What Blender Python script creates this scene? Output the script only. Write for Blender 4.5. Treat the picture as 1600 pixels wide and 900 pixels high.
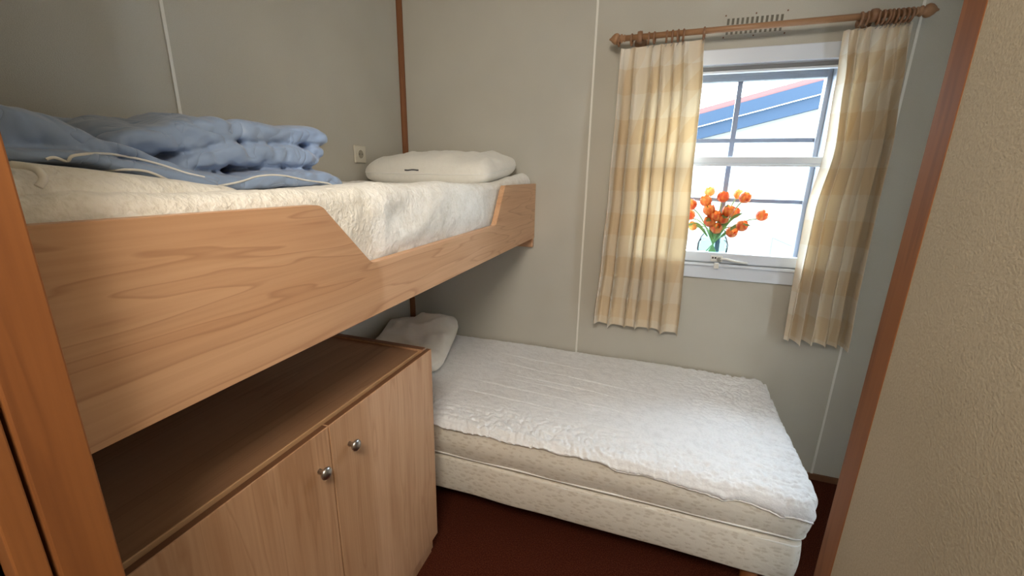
import bpy, bmesh, math, random
from mathutils import Vector, Matrix, noise
from mathutils.bvhtree import BVHTree

for o in list(bpy.data.objects): bpy.data.objects.remove(o)
S = bpy.context.scene
COL = S.collection
random.seed(7)

# ------------------------------------------------------------------ camera
EYE = Vector((0, 0, 1.4233))
F = 651.7
YAW, PITCH, ROLL = (math.radians(a) for a in (18.55, 15.04, 1.071))
_cy, _sy, _cp, _sp = math.cos(YAW), math.sin(YAW), math.cos(PITCH), math.sin(PITCH)
_f = Vector((-_sy*_cp, _cy*_cp, -_sp)); _r = Vector((_cy, _sy, 0)); _u = _r.cross(_f)
CR = math.cos(ROLL)*_r + math.sin(ROLL)*_u
CU = -math.sin(ROLL)*_r + math.cos(ROLL)*_u
CF = _f
cd = bpy.data.cameras.new('camera'); cam = bpy.data.objects.new('camera', cd); COL.objects.link(cam)
cd.sensor_width = 36; cd.lens = F/1600*36; cd.clip_start = 0.02
M = Matrix((CR, CU, -CF)).transposed().to_4x4(); M.translation = EYE
cam.matrix_world = M
S.camera = cam
def ray(x, y): return CF + CR*((x-800)/F) - CU*((y-450)/F)
def at(x, y, ax, v):                       # the real-world point behind a photo pixel on the plane axis = v
    d = ray(x, y); return EYE + d*((v-EYE[ax])/d[ax])

# ------------------------------------------------------------------ light
W = bpy.data.worlds.new('sky'); S.world = W; W.use_nodes = True
bg = W.node_tree.nodes['Background']
bg.inputs[0].default_value = (0.74, 0.87, 1.0, 1); bg.inputs[1].default_value = 23.0
S.view_settings.view_transform = 'Standard'; S.view_settings.look = 'None'
S.view_settings.gamma = 1; S.view_settings.use_curve_mapping = False
S.view_settings.exposure = 0.36
def area(name, loc, target, sx, sy, power, col, portal=False):
    l = bpy.data.lights.new(name, 'AREA'); l.shape = 'RECTANGLE'; l.size = sx; l.size_y = sy
    l.energy = power; l.color = col
    o = bpy.data.objects.new(name, l); COL.objects.link(o); o.location = loc
    o.rotation_euler = (Vector(target)-Vector(loc)).to_track_quat('-Z', 'Y').to_euler()
    if portal: l.cycles.is_portal = True
    return o
area('hall_fill_light', (0.0, -0.45, 2.26), (-0.25, 1.1, 0.9), 0.6, 0.5, 31.0, (1.0, 0.905, 0.77))  # unseen area light added behind the camera as warm fill
area('window_portal', (0.29, 2.36, 1.47), (0.29, 0, 1.47), 0.76, 0.86, 1, (1, 1, 1), True)

# ------------------------------------------------------------------ materials
def nodes(name):
    m = bpy.data.materials.new(name); m.use_nodes = True
    t = m.node_tree; return m, t, t.nodes['Principled BSDF']
def N(t, typ, **kw):
    n = t.nodes.new(typ)
    for k, v in kw.items():
        if k.startswith('i_'): n.inputs[k[2:].replace('_', ' ')].default_value = v
        else: setattr(n, k, v)
    return n
def coords(t, scale=(1, 1, 1), rot=(0, 0, 0), kind='Object'):
    c = N(t, 'ShaderNodeTexCoord'); mp = N(t, 'ShaderNodeMapping')
    mp.inputs['Scale'].default_value = scale; mp.inputs['Rotation'].default_value = rot
    t.links.new(c.outputs[kind], mp.inputs[0]); return mp.outputs[0]
def ramp(t, fac, stops):
    r = N(t, 'ShaderNodeValToRGB'); e = r.color_ramp.elements
    while len(e) < len(stops): e.new(0.5)
    for k, (p, c) in enumerate(stops): e[k].position = p; e[k].color = (*c, 1)
    t.links.new(fac, r.inputs[0]); return r.outputs[0]
def bump(t, b, h, strength, dist):
    n = N(t, 'ShaderNodeBump'); n.inputs['Strength'].default_value = strength; n.inputs['Distance'].default_value = dist
    t.links.new(h, n.inputs['Height']); t.links.new(n.outputs[0], b.inputs['Normal']); return n
def plain(name, c, rough=0.5, metal=0.0, spec=0.5):
    m, t, b = nodes(name)
    b.inputs['Base Color'].default_value = (*c, 1); b.inputs['Roughness'].default_value = rough
    b.inputs['Metallic'].default_value = metal; b.inputs['Specular IOR Level'].default_value = spec
    return m
def wood(name, light, mid, dark, axis, rough=0.42, scale=1.0, streak=1.0):
    """laminate: long soft streaks and cathedral lines along axis"""
    m, t, b = nodes(name)
    s = [9.0*scale]*3; s[axis] = 0.75*scale
    v = coords(t, s)
    n1 = N(t, 'ShaderNodeTexNoise'); n1.inputs['Scale'].default_value = 1.0; n1.inputs['Detail'].default_value = 3; n1.inputs['Distortion'].default_value = 0.35
    t.links.new(v, n1.inputs['Vector'])
    # contour lines of a smooth field = growth rings
    mu = N(t, 'ShaderNodeMath', operation='MULTIPLY'); mu.inputs[1].default_value = 9.0*streak
    t.links.new(n1.outputs[0], mu.inputs[0])
    fr = N(t, 'ShaderNodeMath', operation='FRACT'); t.links.new(mu.outputs[0], fr.inputs[0])
    s2 = [160.0*scale]*3; s2[axis] = 3.0*scale
    v2 = coords(t, s2)
    n2 = N(t, 'ShaderNodeTexNoise'); n2.inputs['Scale'].default_value = 1.0; n2.inputs['Detail'].default_value = 2
    t.links.new(v2, n2.inputs['Vector'])
    base = ramp(t, n1.outputs[0], [(0.30, mid), (0.50, light), (0.70, mid)])
    ring = ramp(t, fr.outputs[0], [(0.0, (0, 0, 0)), (0.80, (0.25,)*3), (0.93, (1, 1, 1)), (1.0, (0, 0, 0))])
    mx = N(t, 'ShaderNodeMix', data_type='RGBA'); mx.inputs[7].default_value = (*dark, 1)
    k = N(t, 'ShaderNodeMath', operation='MULTIPLY'); k.inputs[1].default_value = 0.48
    t.links.new(ring, k.inputs[0]); t.links.new(k.outputs[0], mx.inputs[0]); t.links.new(base, mx.inputs[6])
    mx2 = N(t, 'ShaderNodeMix', data_type='RGBA', blend_type='MULTIPLY'); mx2.inputs[0].default_value = 0.5
    fine = ramp(t, n2.outputs[0], [(0.3, (0.84, 0.80, 0.76)), (0.6, (1, 1, 1))])
    t.links.new(mx.outputs[2], mx2.inputs[6]); t.links.new(fine, mx2.inputs[7])
    t.links.new(mx2.outputs[2], b.inputs['Base Color'])
    b.inputs['Roughness'].default_value = rough; b.inputs['Specular IOR Level'].default_value = 0.4
    bump(t, b, n2.outputs[0], 0.08, 0.001)
    return m
def wallpaper(name, c, c2, strength=0.35, scale=420):
    m, t, b = nodes(name)
    v = coords(t)
    n = N(t, 'ShaderNodeTexNoise'); n.inputs['Scale'].default_value = scale; n.inputs['Detail'].default_value = 2
    t.links.new(v, n.inputs['Vector'])
    big = N(t, 'ShaderNodeTexNoise'); big.inputs['Scale'].default_value = 3; t.links.new(v, big.inputs['Vector'])
    ad = N(t, 'ShaderNodeMath', operation='ADD'); t.links.new(n.outputs[0], ad.inputs[0]); t.links.new(big.outputs[0], ad.inputs[1])
    hf = N(t, 'ShaderNodeMath', operation='MULTIPLY'); hf.inputs[1].default_value = 0.5; t.links.new(ad.outputs[0], hf.inputs[0])
    t.links.new(ramp(t, hf.outputs[0], [(0.35, c2), (0.62, c)]), b.inputs['Base Color'])
    b.inputs['Roughness'].default_value = 0.75; b.inputs['Specular IOR Level'].default_value = 0.25
    bump(t, b, n.outputs[0], strength, 0.0012)
    return m
def fleece(name, c, c2, scale=170, strength=0.8, dist=0.006):
    m, t, b = nodes(name)
    v = coords(t)
    n = N(t, 'ShaderNodeTexNoise'); n.inputs['Scale'].default_value = scale; n.inputs['Detail'].default_value = 4; n.inputs['Distortion'].default_value = 0.3
    t.links.new(v, n.inputs['Vector'])
    n2 = N(t, 'ShaderNodeTexNoise'); n2.inputs['Scale'].default_value = scale/5; n2.inputs['Detail'].default_value = 3; n2.inputs['Distortion'].default_value = 0.4
    t.links.new(v, n2.inputs['Vector'])
    a = N(t, 'ShaderNodeMath', operation='ADD'); t.links.new(n.outputs[0], a.inputs[0]); t.links.new(n2.outputs[0], a.inputs[1])
    hf = N(t, 'ShaderNodeMath', operation='MULTIPLY'); hf.inputs[1].default_value = 0.5; t.links.new(a.outputs[0], hf.inputs[0])
    t.links.new(ramp(t, hf.outputs[0], [(0.34, c2), (0.55, c)]), b.inputs['Base Color'])
    b.inputs['Roughness'].default_value = 0.95; b.inputs['Specular IOR Level'].default_value = 0.1
    b.inputs['Sheen Weight'].default_value = 0.3
    bump(t, b, a.outputs[0], strength, dist)
    return m

M_board = wood('cherry laminate lengthwise', (0.655, 0.395, 0.230), (0.585, 0.325, 0.178), (0.36, 0.17, 0.085), 1, streak=1.4, scale=0.9)
M_door = wood('cherry laminate upright', (0.60, 0.36, 0.21), (0.475, 0.262, 0.14), (0.40, 0.205, 0.10), 2, streak=0.6, scale=1.3)
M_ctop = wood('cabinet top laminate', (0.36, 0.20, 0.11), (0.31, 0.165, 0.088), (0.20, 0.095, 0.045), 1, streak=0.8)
M_edge = plain('cherry edge band', (0.62, 0.37, 0.19), 0.45)
M_dkw = plain('dark stained edge and gap shade', (0.17, 0.075, 0.035), 0.5)
M_jamb = wood('orange varnished wood', (0.25, 0.090, 0.024), (0.20, 0.068, 0.017), (0.14, 0.045, 0.011), 2, rough=0.6, scale=1.5, streak=0.5)
M_wall = wallpaper('textured vinyl wall', (0.53, 0.505, 0.44), (0.47, 0.445, 0.385))
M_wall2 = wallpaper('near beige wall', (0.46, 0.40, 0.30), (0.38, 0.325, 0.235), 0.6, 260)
M_ceil = plain('ceiling white', (0.72, 0.70, 0.65), 0.8)
M_strip = plain('white cover strip', (0.80, 0.78, 0.72), 0.4)
M_frame = plain('white lacquered window', (0.66, 0.70, 0.77), 0.35)
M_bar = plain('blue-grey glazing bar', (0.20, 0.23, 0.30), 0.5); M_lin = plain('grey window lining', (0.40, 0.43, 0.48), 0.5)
M_dark = plain('rubber gap', (0.03, 0.03, 0.035), 0.7)
M_char = plain('charcoal door', (0.055, 0.06, 0.07), 0.5)
M_metal = plain('brushed nickel', (0.50, 0.49, 0.48), 0.32, 1.0)
M_rod = plain('turned beech', (0.36, 0.195, 0.10), 0.45)
M_ring = plain('dark turned ring', (0.27, 0.14, 0.075), 0.45)
M_plast = plain('white plastic', (0.78, 0.77, 0.73), 0.4)
M_soc = plain('cream socket plastic', (0.66, 0.62, 0.52), 0.4)
M_bed = fleece('white bed fleece', (0.86, 0.87, 0.89), (0.76, 0.77, 0.79), 150, 0.45, 0.004)
M_fleece = fleece('cream sheep fleece', (0.88, 0.86, 0.81), (0.76, 0.73, 0.66), 110, 0.55, 0.008)
M_pillow = fleece('pillow cotton', (0.82, 0.80, 0.74), (0.78, 0.76, 0.70), 300, 0.12, 0.002)
M_pipe = plain('white piping', (0.85, 0.84, 0.80), 0.7)
M_tag = plain('care label dark print', (0.10, 0.10, 0.11), 0.7)

def carpet_mat():
    m, t, b = nodes('dark red carpet'); v = coords(t)
    n = N(t, 'ShaderNodeTexNoise'); n.inputs['Scale'].default_value = 260; n.inputs['Detail'].default_value = 3; t.links.new(v, n.inputs['Vector'])
    t.links.new(ramp(t, n.outputs[0], [(0.3, (0.035, 0.008, 0.004)), (0.55, (0.085, 0.020, 0.010)), (0.75, (0.17, 0.050, 0.028))]), b.inputs['Base Color'])
    b.inputs['Roughness'].default_value = 1; b.inputs['Specular IOR Level'].default_value = 0.05
    bump(t, b, n.outputs[0], 0.8, 0.006); return m
def damask():
    m, t, b = nodes('leaf damask ticking'); v = coords(t, (72, 72, 72))
    vo = N(t, 'ShaderNodeTexVoronoi'); vo.inputs['Scale'].default_value = 1.6; vo.inputs['Randomness'].default_value = 1.0
    di = N(t, 'ShaderNodeTexNoise'); di.inputs['Scale'].default_value = 1.5; t.links.new(v, di.inputs['Vector'])
    mx = N(t, 'ShaderNodeMix', data_type='RGBA'); mx.inputs[0].default_value = 0.35; t.links.new(v, mx.inputs[6]); t.links.new(di.outputs[1], mx.inputs[7])
    rot = N(t, 'ShaderNodeMapping'); rot.inputs['Rotation'].default_value = (0.5, 0.7, 0.6); rot.inputs['Scale'].default_value = (0.42, 2.0, 1.0)
    t.links.new(mx.outputs[2], rot.inputs[0]); t.links.new(rot.outputs[0], vo.inputs['Vector'])
    t.links.new(ramp(t, vo.outputs['Distance'], [(0.26, (0.60, 0.545, 0.455)), (0.44, (0.72, 0.675, 0.59))]), b.inputs['Base Color'])
    b.inputs['Roughness'].default_value = 0.55
    bump(t, b, vo.outputs['Distance'], 0.25, 0.003); return m
def duvet_mat():
    m, t, b = nodes('blue down duvet'); v = coords(t)
    n = N(t, 'ShaderNodeTexNoise'); n.inputs['Scale'].default_value = 9; n.inputs['Detail'].default_value = 2; n.inputs['Distortion'].default_value = 1.0
    t.links.new(v, n.inputs['Vector'])
    b.inputs['Base Color'].default_value = (0.285, 0.385, 0.58, 1)
    b.inputs['Roughness'].default_value = 0.42; b.inputs['Specular IOR Level'].default_value = 0.45
    b.inputs['Sheen Weight'].default_value = 0.25
    ab = N(t, 'ShaderNodeMath', operation='SUBTRACT'); ab.inputs[1].default_value = 0.5; t.links.new(n.outputs[0], ab.inputs[0])
    a2 = N(t, 'ShaderNodeMath', operation='ABSOLUTE'); t.links.new(ab.outputs[0], a2.inputs[0])
    a3 = N(t, 'ShaderNodeMath', operation='POWER'); a3.inputs[1].default_value = 0.5; t.links.new(a2.outputs[0], a3.inputs[0])
    bump(t, b, a3.outputs[0], 0.55, 0.016); return m
def curtain_mat():
    m, t, b = nodes('checked voile curtain')
    uv = N(t, 'ShaderNodeTexCoord')
    def band(ax, period, phase):
        sx = N(t, 'ShaderNodeSeparateXYZ'); t.links.new(uv.outputs['UV'], sx.inputs[0])
        a = N(t, 'ShaderNodeMath', operation='MULTIPLY_ADD'); a.inputs[1].default_value = 1/period; a.inputs[2].default_value = phase
        t.links.new(sx.outputs[ax], a.inputs[0])
        f = N(t, 'ShaderNodeMath', operation='FRACT'); t.links.new(a.outputs[0], f.inputs[0])
        g = N(t, 'ShaderNodeMath', operation='GREATER_THAN'); g.inputs[1].default_value = 0.5; t.links.new(f.outputs[0], g.inputs[0]); return g.outputs[0]
    h, w = band(1, 0.21, 0.1), band(0, 0.16, 0.2)
    ad = N(t, 'ShaderNodeMath', operation='ADD'); t.links.new(h, ad.inputs[0]); t.links.new(w, ad.inputs[1])
    hf = N(t, 'ShaderNodeMath', operation='MULTIPLY'); hf.inputs[1].default_value = 0.5; t.links.new(ad.outputs[0], hf.inputs[0])
    col = ramp(t, hf.outputs[0], [(0.0, (0.76, 0.69, 0.58)), (0.5, (0.73, 0.63, 0.49)), (1.0, (0.70, 0.57, 0.40))])
    b.inputs['Roughness'].default_value = 0.9; b.inputs['Specular IOR Level'].default_value = 0.1
    t.links.new(col, b.inputs['Base Color'])
    tr = N(t, 'ShaderNodeBsdfTranslucent'); wm = N(t, 'ShaderNodeMix', data_type='RGBA', blend_type='MULTIPLY'); wm.inputs[0].default_value = 1
    wm.inputs[7].default_value = (1, 0.84, 0.58, 1); t.links.new(col, wm.inputs[6]); t.links.new(wm.outputs[2], tr.inputs[0])
    mx = N(t, 'ShaderNodeMixShader')
    sx = N(t, 'ShaderNodeSeparateXYZ'); t.links.new(uv.outputs['UV'], sx.inputs[0])
    gt = N(t, 'ShaderNodeMath', operation='GREATER_THAN'); gt.inputs[1].default_value = 0.085; t.links.new(sx.outputs[1], gt.inputs[0])
    lt = N(t, 'ShaderNodeMath', operation='LESS_THAN'); lt.inputs[1].default_value = 1.17; t.links.new(sx.outputs[1], lt.inputs[0])
    an = N(t, 'ShaderNodeMath', operation='MULTIPLY'); t.links.new(gt.outputs[0], an.inputs[0]); t.links.new(lt.outputs[0], an.inputs[1])
    ma = N(t, 'ShaderNodeMath', operation='MULTIPLY_ADD'); ma.inputs[1].default_value = 0.09; ma.inputs[2].default_value = 0.045; t.links.new(an.outputs[0], ma.inputs[0]); t.links.new(ma.outputs[0], mx.inputs[0])
    t.links.new(b.outputs[0], mx.inputs[1]); t.links.new(tr.outputs[0], mx.inputs[2])
    t.links.new(mx.outputs[0], t.nodes['Material Output'].inputs[0])
    n = N(t, 'ShaderNodeTexNoise'); n.inputs['Scale'].default_value = 900; bump(t, b, n.outputs[0], 0.2, 0.001)
    return m
def pane_mat(name, tint=(0.97, 0.99, 0.99), refl=0.05):
    m, t, b = nodes(name); t.nodes.remove(b)
    tr = N(t, 'ShaderNodeBsdfTransparent'); tr.inputs[0].default_value = (*tint, 1)
    gl = N(t, 'ShaderNodeBsdfGlossy'); gl.inputs['Roughness'].default_value = 0.02
    lw = N(t, 'ShaderNodeLayerWeight'); lw.inputs[0].default_value = refl*2
    mx = N(t, 'ShaderNodeMixShader'); t.links.new(lw.outputs['Fresnel'], mx.inputs[0])
    t.links.new(tr.outputs[0], mx.inputs[1]); t.links.new(gl.outputs[0], mx.inputs[2])
    t.links.new(mx.outputs[0], t.nodes['Material Output'].inputs[0]); return m
def petal_mat(name, a, c):
    m, t, b = nodes(name)
    n = N(t, 'ShaderNodeTexNoise'); n.inputs['Scale'].default_value = 60; v = coords(t, (1, 1, 0.4)); t.links.new(v, n.inputs['Vector'])
    col = ramp(t, n.outputs[0], [(0.38, a), (0.66, c)]); t.links.new(col, b.inputs['Base Color'])
    tr = N(t, 'ShaderNodeBsdfTranslucent'); t.links.new(col, tr.inputs[0]); mx = N(t, 'ShaderNodeMixShader'); mx.inputs[0].default_value = 0.25
    t.links.new(b.outputs[0], mx.inputs[1]); t.links.new(tr.outputs[0], mx.inputs[2]); t.links.new(mx.outputs[0], t.nodes['Material Output'].inputs[0])
    return m
M_carpet = carpet_mat(); M_damask = damask(); M_duvet = duvet_mat(); M_curt = curtain_mat()
M_pane = pane_mat('window glass'); M_vase = pane_mat('vase glass', (0.80, 0.90, 0.90), 0.05)
M_petal = petal_mat('orange petal', (0.62, 0.085, 0.02), (0.80, 0.30, 0.06))
M_petal2 = petal_mat('yellow orange petal', (0.80, 0.28, 0.05), (0.85, 0.55, 0.15))
M_leaf = plain('tulip leaf', (0.22, 0.36, 0.12), 0.5)

# ------------------------------------------------------------------ helpers
def obj(name, bm, mat, parent=None, smooth=False, bevel=0.0, seg=2):
    me = bpy.data.meshes.new(name)
    bmesh.ops.recalc_face_normals(bm, faces=bm.faces)
    bm.to_mesh(me); bm.free()
    if smooth:
        for p in me.polygons: p.use_smooth = True
    o = bpy.data.objects.new(name, me); COL.objects.link(o)
    if mat: me.materials.append(mat)
    if bevel:
        b = o.modifiers.new('bevel', 'BEVEL'); b.width = bevel; b.segments = seg; b.limit_method = 'ANGLE'; b.angle_limit = math.radians(40)
    if parent is not None:
        o.parent = parent; o.location = -Vector(parent.location)     # meshes are modelled in room coordinates
    return o
def recentre(o):
    """move a top-level mesh's origin to the middle of its base"""
    vs = [v.co for v in o.data.vertices]
    c = Vector(((min(v.x for v in vs)+max(v.x for v in vs))/2, (min(v.y for v in vs)+max(v.y for v in vs))/2, min(v.z for v in vs)))
    o.data.transform(Matrix.Translation(-c)); o.location = c; return o
def tag(o, label, cat, group=None, kind=None):
    o['label'] = label; o['category'] = cat
    if group: o['group'] = group
    if kind: o['kind'] = kind
    return o
def thing(name, loc, label, cat, group=None):
    o = bpy.data.objects.new(name, None); COL.objects.link(o); o.location = loc; o.empty_display_size = 0.05
    return tag(o, label, cat, group)
def struct(name, bm, mat, label, cat, **k):
    o = obj(name, bm, mat, **k); tag(o, label, cat); o['kind'] = 'structure'; return o
def box(bm, x0, x1, y0, y1, z0, z1):
    v = [bm.verts.new((x, y, z)) for x in (x0, x1) for y in (y0, y1) for z in (z0, z1)]
    for f in ((0, 1, 3, 2), (4, 6, 7, 5), (0, 4, 5, 1), (2, 3, 7, 6), (0, 2, 6, 4), (1, 5, 7, 3)): bm.faces.new([v[i] for i in f])
    return bm
def B(*a): return box(bmesh.new(), *a)
def prism(bm, pts, axis, a, b):
    """extrude a 2D outline along axis between a and b; pts are in the two other axes"""
    def mk(p, v):
        l = list(p); l.insert(axis, v); return bm.verts.new(l)
    A = [mk(p, a) for p in pts]; C = [mk(p, b) for p in pts]; n = len(pts)
    bm.faces.new(A); bm.faces.new(C[::-1])
    for i in range(n): bm.faces.new((A[i], C[i], C[(i+1) % n], A[(i+1) % n]))
    return bm
def lathe(bm, prof, origin, axis='Z', seg=24):
    """prof: list of (radius, height)"""
    rings = []
    for r, h in prof:
        ring = []
        for k in range(seg):
            a = 2*math.pi*k/seg; p = (r*math.cos(a), r*math.sin(a), h)
            if axis == 'X': p = (h, p[0], p[1])
            if axis == 'Y': p = (p[0], h, p[1])
            ring.append(bm.verts.new(Vector(p)+Vector(origin)))
        rings.append(ring)
    for a, b in zip(rings, rings[1:]):
        for k in range(seg): bm.faces.new((a[k], a[(k+1) % seg], b[(k+1) % seg], b[k]))
    bm.faces.new(rings[0]); bm.faces.new(rings[-1]); return bm
def tube(bm, pts, r, seg=8, taper=None):
    pts = [Vector(p) for p in pts]; rings = []
    for i, p in enumerate(pts):
        d = (pts[min(i+1, len(pts)-1)]-pts[max(i-1, 0)]).normalized()
        a = d.cross(Vector((0, 0, 1))); a = a if a.length > 1e-3 else d.cross(Vector((1, 0, 0))); a.normalize(); b = d.cross(a)
        rr = r if taper is None else r*taper(i/(len(pts)-1))
        rings.append([bm.verts.new(p+a*rr*math.cos(2*math.pi*k/seg)+b*rr*math.sin(2*math.pi*k/seg)) for k in range(seg)])
    for A, C in zip(rings, rings[1:]):
        for k in range(seg): bm.faces.new((A[k], A[(k+1) % seg], C[(k+1) % seg], C[k]))
    bm.faces.new(rings[0]); bm.faces.new(rings[-1]); return bm
def interp(tab, x):
    if x <= tab[0][0]: return tab[0][1]
    for (a, u), (b, v) in zip(tab, tab[1:]):
        if x <= b:
            s = (x-a)/(b-a); s = s*s*(3-2*s); return u+(v-u)*s
    return tab[-1][1]
def smoothline(pts, n):
    """Catmull-Rom through points"""
    P = [Vector(p) for p in pts]; out = []
    for i in range(len(P)-1):
        a, b, c, d = P[max(i-1, 0)], P[i], P[i+1], P[min(i+2, len(P)-1)]
        for k in range(n):
            s = k/n
            out.append(0.5*((2*b)+(c-a)*s+(2*a-5*b+4*c-d)*s*s+(3*b-a-3*c+d)*s**3))
    out.append(P[-1]); return out
def nz(x, y, z=0.0): return noise.noise(Vector((x, y, z)))
def ridge(x, y, z=0.0): return 1-2*abs(noise.noise(Vector((x, y, z))))
def bake(o):
    """apply the modifiers of o to its mesh"""
    dg = bpy.context.evaluated_depsgraph_get(); me = bpy.data.meshes.new_from_object(o.evaluated_get(dg))
    o.modifiers.clear(); o.data = me; return o

# ------------------------------------------------------------------ the room
XL, YB, YF, ZC = -1.376, 2.15, 0.2, 2.36
WX0, WX1, WZ0, WZ1 = -0.08, 0.662, 1.04, 1.895       # window opening in the wall
XR = 1.45
struct('floor', B(XL-0.1, XR, -1.3, YB+0.2, -0.04, 0.0), M_carpet, 'dark red carpet floor', 'floor')
struct('ceiling', B(XL-0.1, XR, -1.3, YB+0.2, ZC, ZC+0.04), M_ceil, 'plain pale ceiling above the room', 'ceiling')
struct('wall_left', B(XL-0.06, XL, YF-0.066, YB+0.2, 0, ZC), M_wall, 'beige textured wall beside the bunk', 'wall')
bm = bmesh.new()
for a in ((XL, WX0, 0, ZC), (WX1, XR, 0, ZC), (WX0, WX1, 0, WZ0), (WX0, WX1, WZ1, ZC)): box(bm, a[0], a[1], YB, YB+0.2, a[2], a[3])
struct('wall_back', bm, M_wall, 'beige textured wall with the window', 'wall')
struct('wall_right', B(XR-0.05, XR, 0.83, YB, 0, ZC), M_wall, 'beige wall at the foot of the lower bed', 'wall')
bm = B(0.3696, 0.43, -1.3, 0.79, 0, ZC); box(bm, 0.43, XR-0.05, 0.73, 0.79, 0, ZC)
struct('wall_partition', bm, M_wall2, 'near beige wall at the right edge of the photo', 'wall')
struct('wall_front', B(XL, -0.52, YF-0.066, YF, 0, ZC), M_wall2, 'partition at the near end of the bunk', 'wall')
bm = B(-0.62, -0.56, -1.3, 0.1345, 0, ZC); box(bm, -0.56, 0.372, -1.3, -1.24, 0, ZC)
struct('wall_hall', bm, M_wall2, 'hall wall behind the viewer', 'wall')
# wooden jambs
struct('trim_1', B(-0.53, -0.497, 0.158, YF+0.002, 0, ZC), M_jamb, 'wide orange-brown wooden door jamb at the left edge', 'door jamb', bevel=0.002)
struct('trim_2', B(-0.53, -0.4985, 0.134, 0.1545, 0, ZC), M_jamb, 'narrow wooden stop strip left of the wide jamb', 'door jamb', bevel=0.0015)
struct('trim_3', B(0.3688, 0.437, 0.760, 0.815, 0, ZC), M_jamb, 'brown wooden trim capping the near right wall', 'trim', bevel=0.002)
struct('door_1', B(-0.556, -0.516, -0.55, 0.131, 0.01, 2.05), M_char, 'dark door edge at the lower left corner', 'door', bevel=0.003)
# cover strips and corner moulding
def strip(n, x0, x1, y0, y1, m, lab): struct(n, B(x0, x1, y0, y1, 0.0, ZC), m, lab, 'wall trim', bevel=0.0015)
strip('trim_4', -0.344, -0.334, YB-0.004, YB, M_strip, 'thin white cover strip left of the window')
strip('trim_5', 0.855, 0.865, YB-0.004, YB, M_strip, 'thin white cover strip right of the window')
strip('trim_6', XL, XL+0.004, 0.942, 0.952, M_strip, 'thin cover strip on the wall behind the duvet')
bm = bmesh.new(); prism(bm, [(XL, YB), (XL, YB-0.022), (XL+0.008, YB-0.022), (XL+0.024, YB-0.008), (XL+0.024, YB)], 2, 0.0, ZC)
struct('trim_7', bm, M_jamb, 'slim brown moulding in the wall corner', 'wall trim')
struct('baseboard_back', B(XL+0.03, XR-0.06, YB-0.010, YB, 0, 0.03), M_dkw, 'low dark skirting under the window wall', 'skirting')

# ------------------------------------------------------------------ window
bm = bmesh.new()
x0, x1, z0, z1 = WX0-0.055, WX1+0.05, 0.968, 1.955
for a in ((x0, WX0, z0, z1), (WX1, x1, z0, z1), (WX0, WX1, z0, WZ0-0.002), (WX0, WX1, WZ1, z1)):
    box(bm, a[0], a[1], YB-0.016, YB+0.004, a[2], a[3])
win = struct('window_1', bm, M_frame, 'white framed window with a cross bar and grid', 'window', bevel=0.003)
def wpart(name, bm, mat, **k):
    o = obj(name, bm, mat, win, **k); return o
bm = bmesh.new()                                       # lining of the deep opening
YO = 2.30
box(bm, WX1-0.004, WX1, YB, YO+0.05, WZ0, WZ1); box(bm, WX0, WX0+0.004, YB, YO+0.05, WZ0, WZ1)
box(bm, WX0, WX1, YB, YO+0.05, WZ1-0.004, WZ1); box(bm, WX0, WX1, YB, YO+0.05, WZ0, WZ0+0.012)
wpart('window_lining', bm, M_lin)
bm = bmesh.new()                                       # outer sash and its grid
def sash(bm, x0, x1, z0, z1, w, y0, y1):
    box(bm, x0, x0+w, y0, y1, z0, z1); box(bm, x1-w, x1, y0, y1, z0, z1)
    box(bm, x0+w, x1-w, y0, y1, z0, z0+w); box(bm, x0+w, x1-w, y0, y1, z1-w, z1)
gx0, gx1 = WX0+0.004, WX1-0.004
def k(z): return 1.4233+(z-1.4233)*YO/2.15            # heights read on the wall plane, carried to the outer sash
sash(bm, gx0, gx1, WZ0+0.012, WZ1-0.004, 0.018, YO-0.012, YO+0.03)
gl_t = k(1.829)
box(bm, gx0+0.018, gx1-0.018, YO-0.010, YO+0.028, gl_t, WZ1-0.02)
wpart('outer_sash', bm, M_lin, bevel=0.003)
mx = 0.2895*YO/2.15
wpart('glazing_bar', B(mx-0.0105, mx+0.0105, YO+0.002, YO+0.016, WZ0+0.03, gl_t), M_bar)
for z in (k(1.591), k(1.335)):
    wpart('glazing_bar', B(gx0+0.018, gx1-0.018, YO+0.004, YO+0.018, z-0.0085, z+0.0085), M_bar)
wpart('glass_pane', B(gx0+0.016, gx1-0.016, YO+0.008, YO+0.011, WZ0+0.028, gl_t+0.004), M_pane)
bm = bmesh.new(); box(bm, WX0+0.004, WX1-0.004, YB-0.004, YB+0.018, 1.494, 1.523); box(bm, WX0+0.004, WX1-0.004, YB-0.010, YB+0.012, 1.483, 1.493)
wpart('cross_rail', bm, M_frame, bevel=0.003)
wpart('bottom_rail', B(WX0+0.004, WX1-0.004, YB-0.012, YB+0.014, 1.046, 1.093), M_frame, bevel=0.004)
wpart('rubber_seal', B(WX0+0.004, WX1-0.004, YB+0.002, YB+0.012, 1.876, 1.8905), plain('grey seal', (0.16, 0.16, 0.165), 0.6))
wpart('top_rail', B(WX0+0.004, WX1-0.004, YB+0.004, YB+0.03, 1.866, 1.8755), M_frame, bevel=0.002)
wpart('sill_ledge', B(WX0-0.05, WX1+0.045, YB-0.030, YB-0.014, 1.030, 1.042), M_frame, bevel=0.003)
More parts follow.
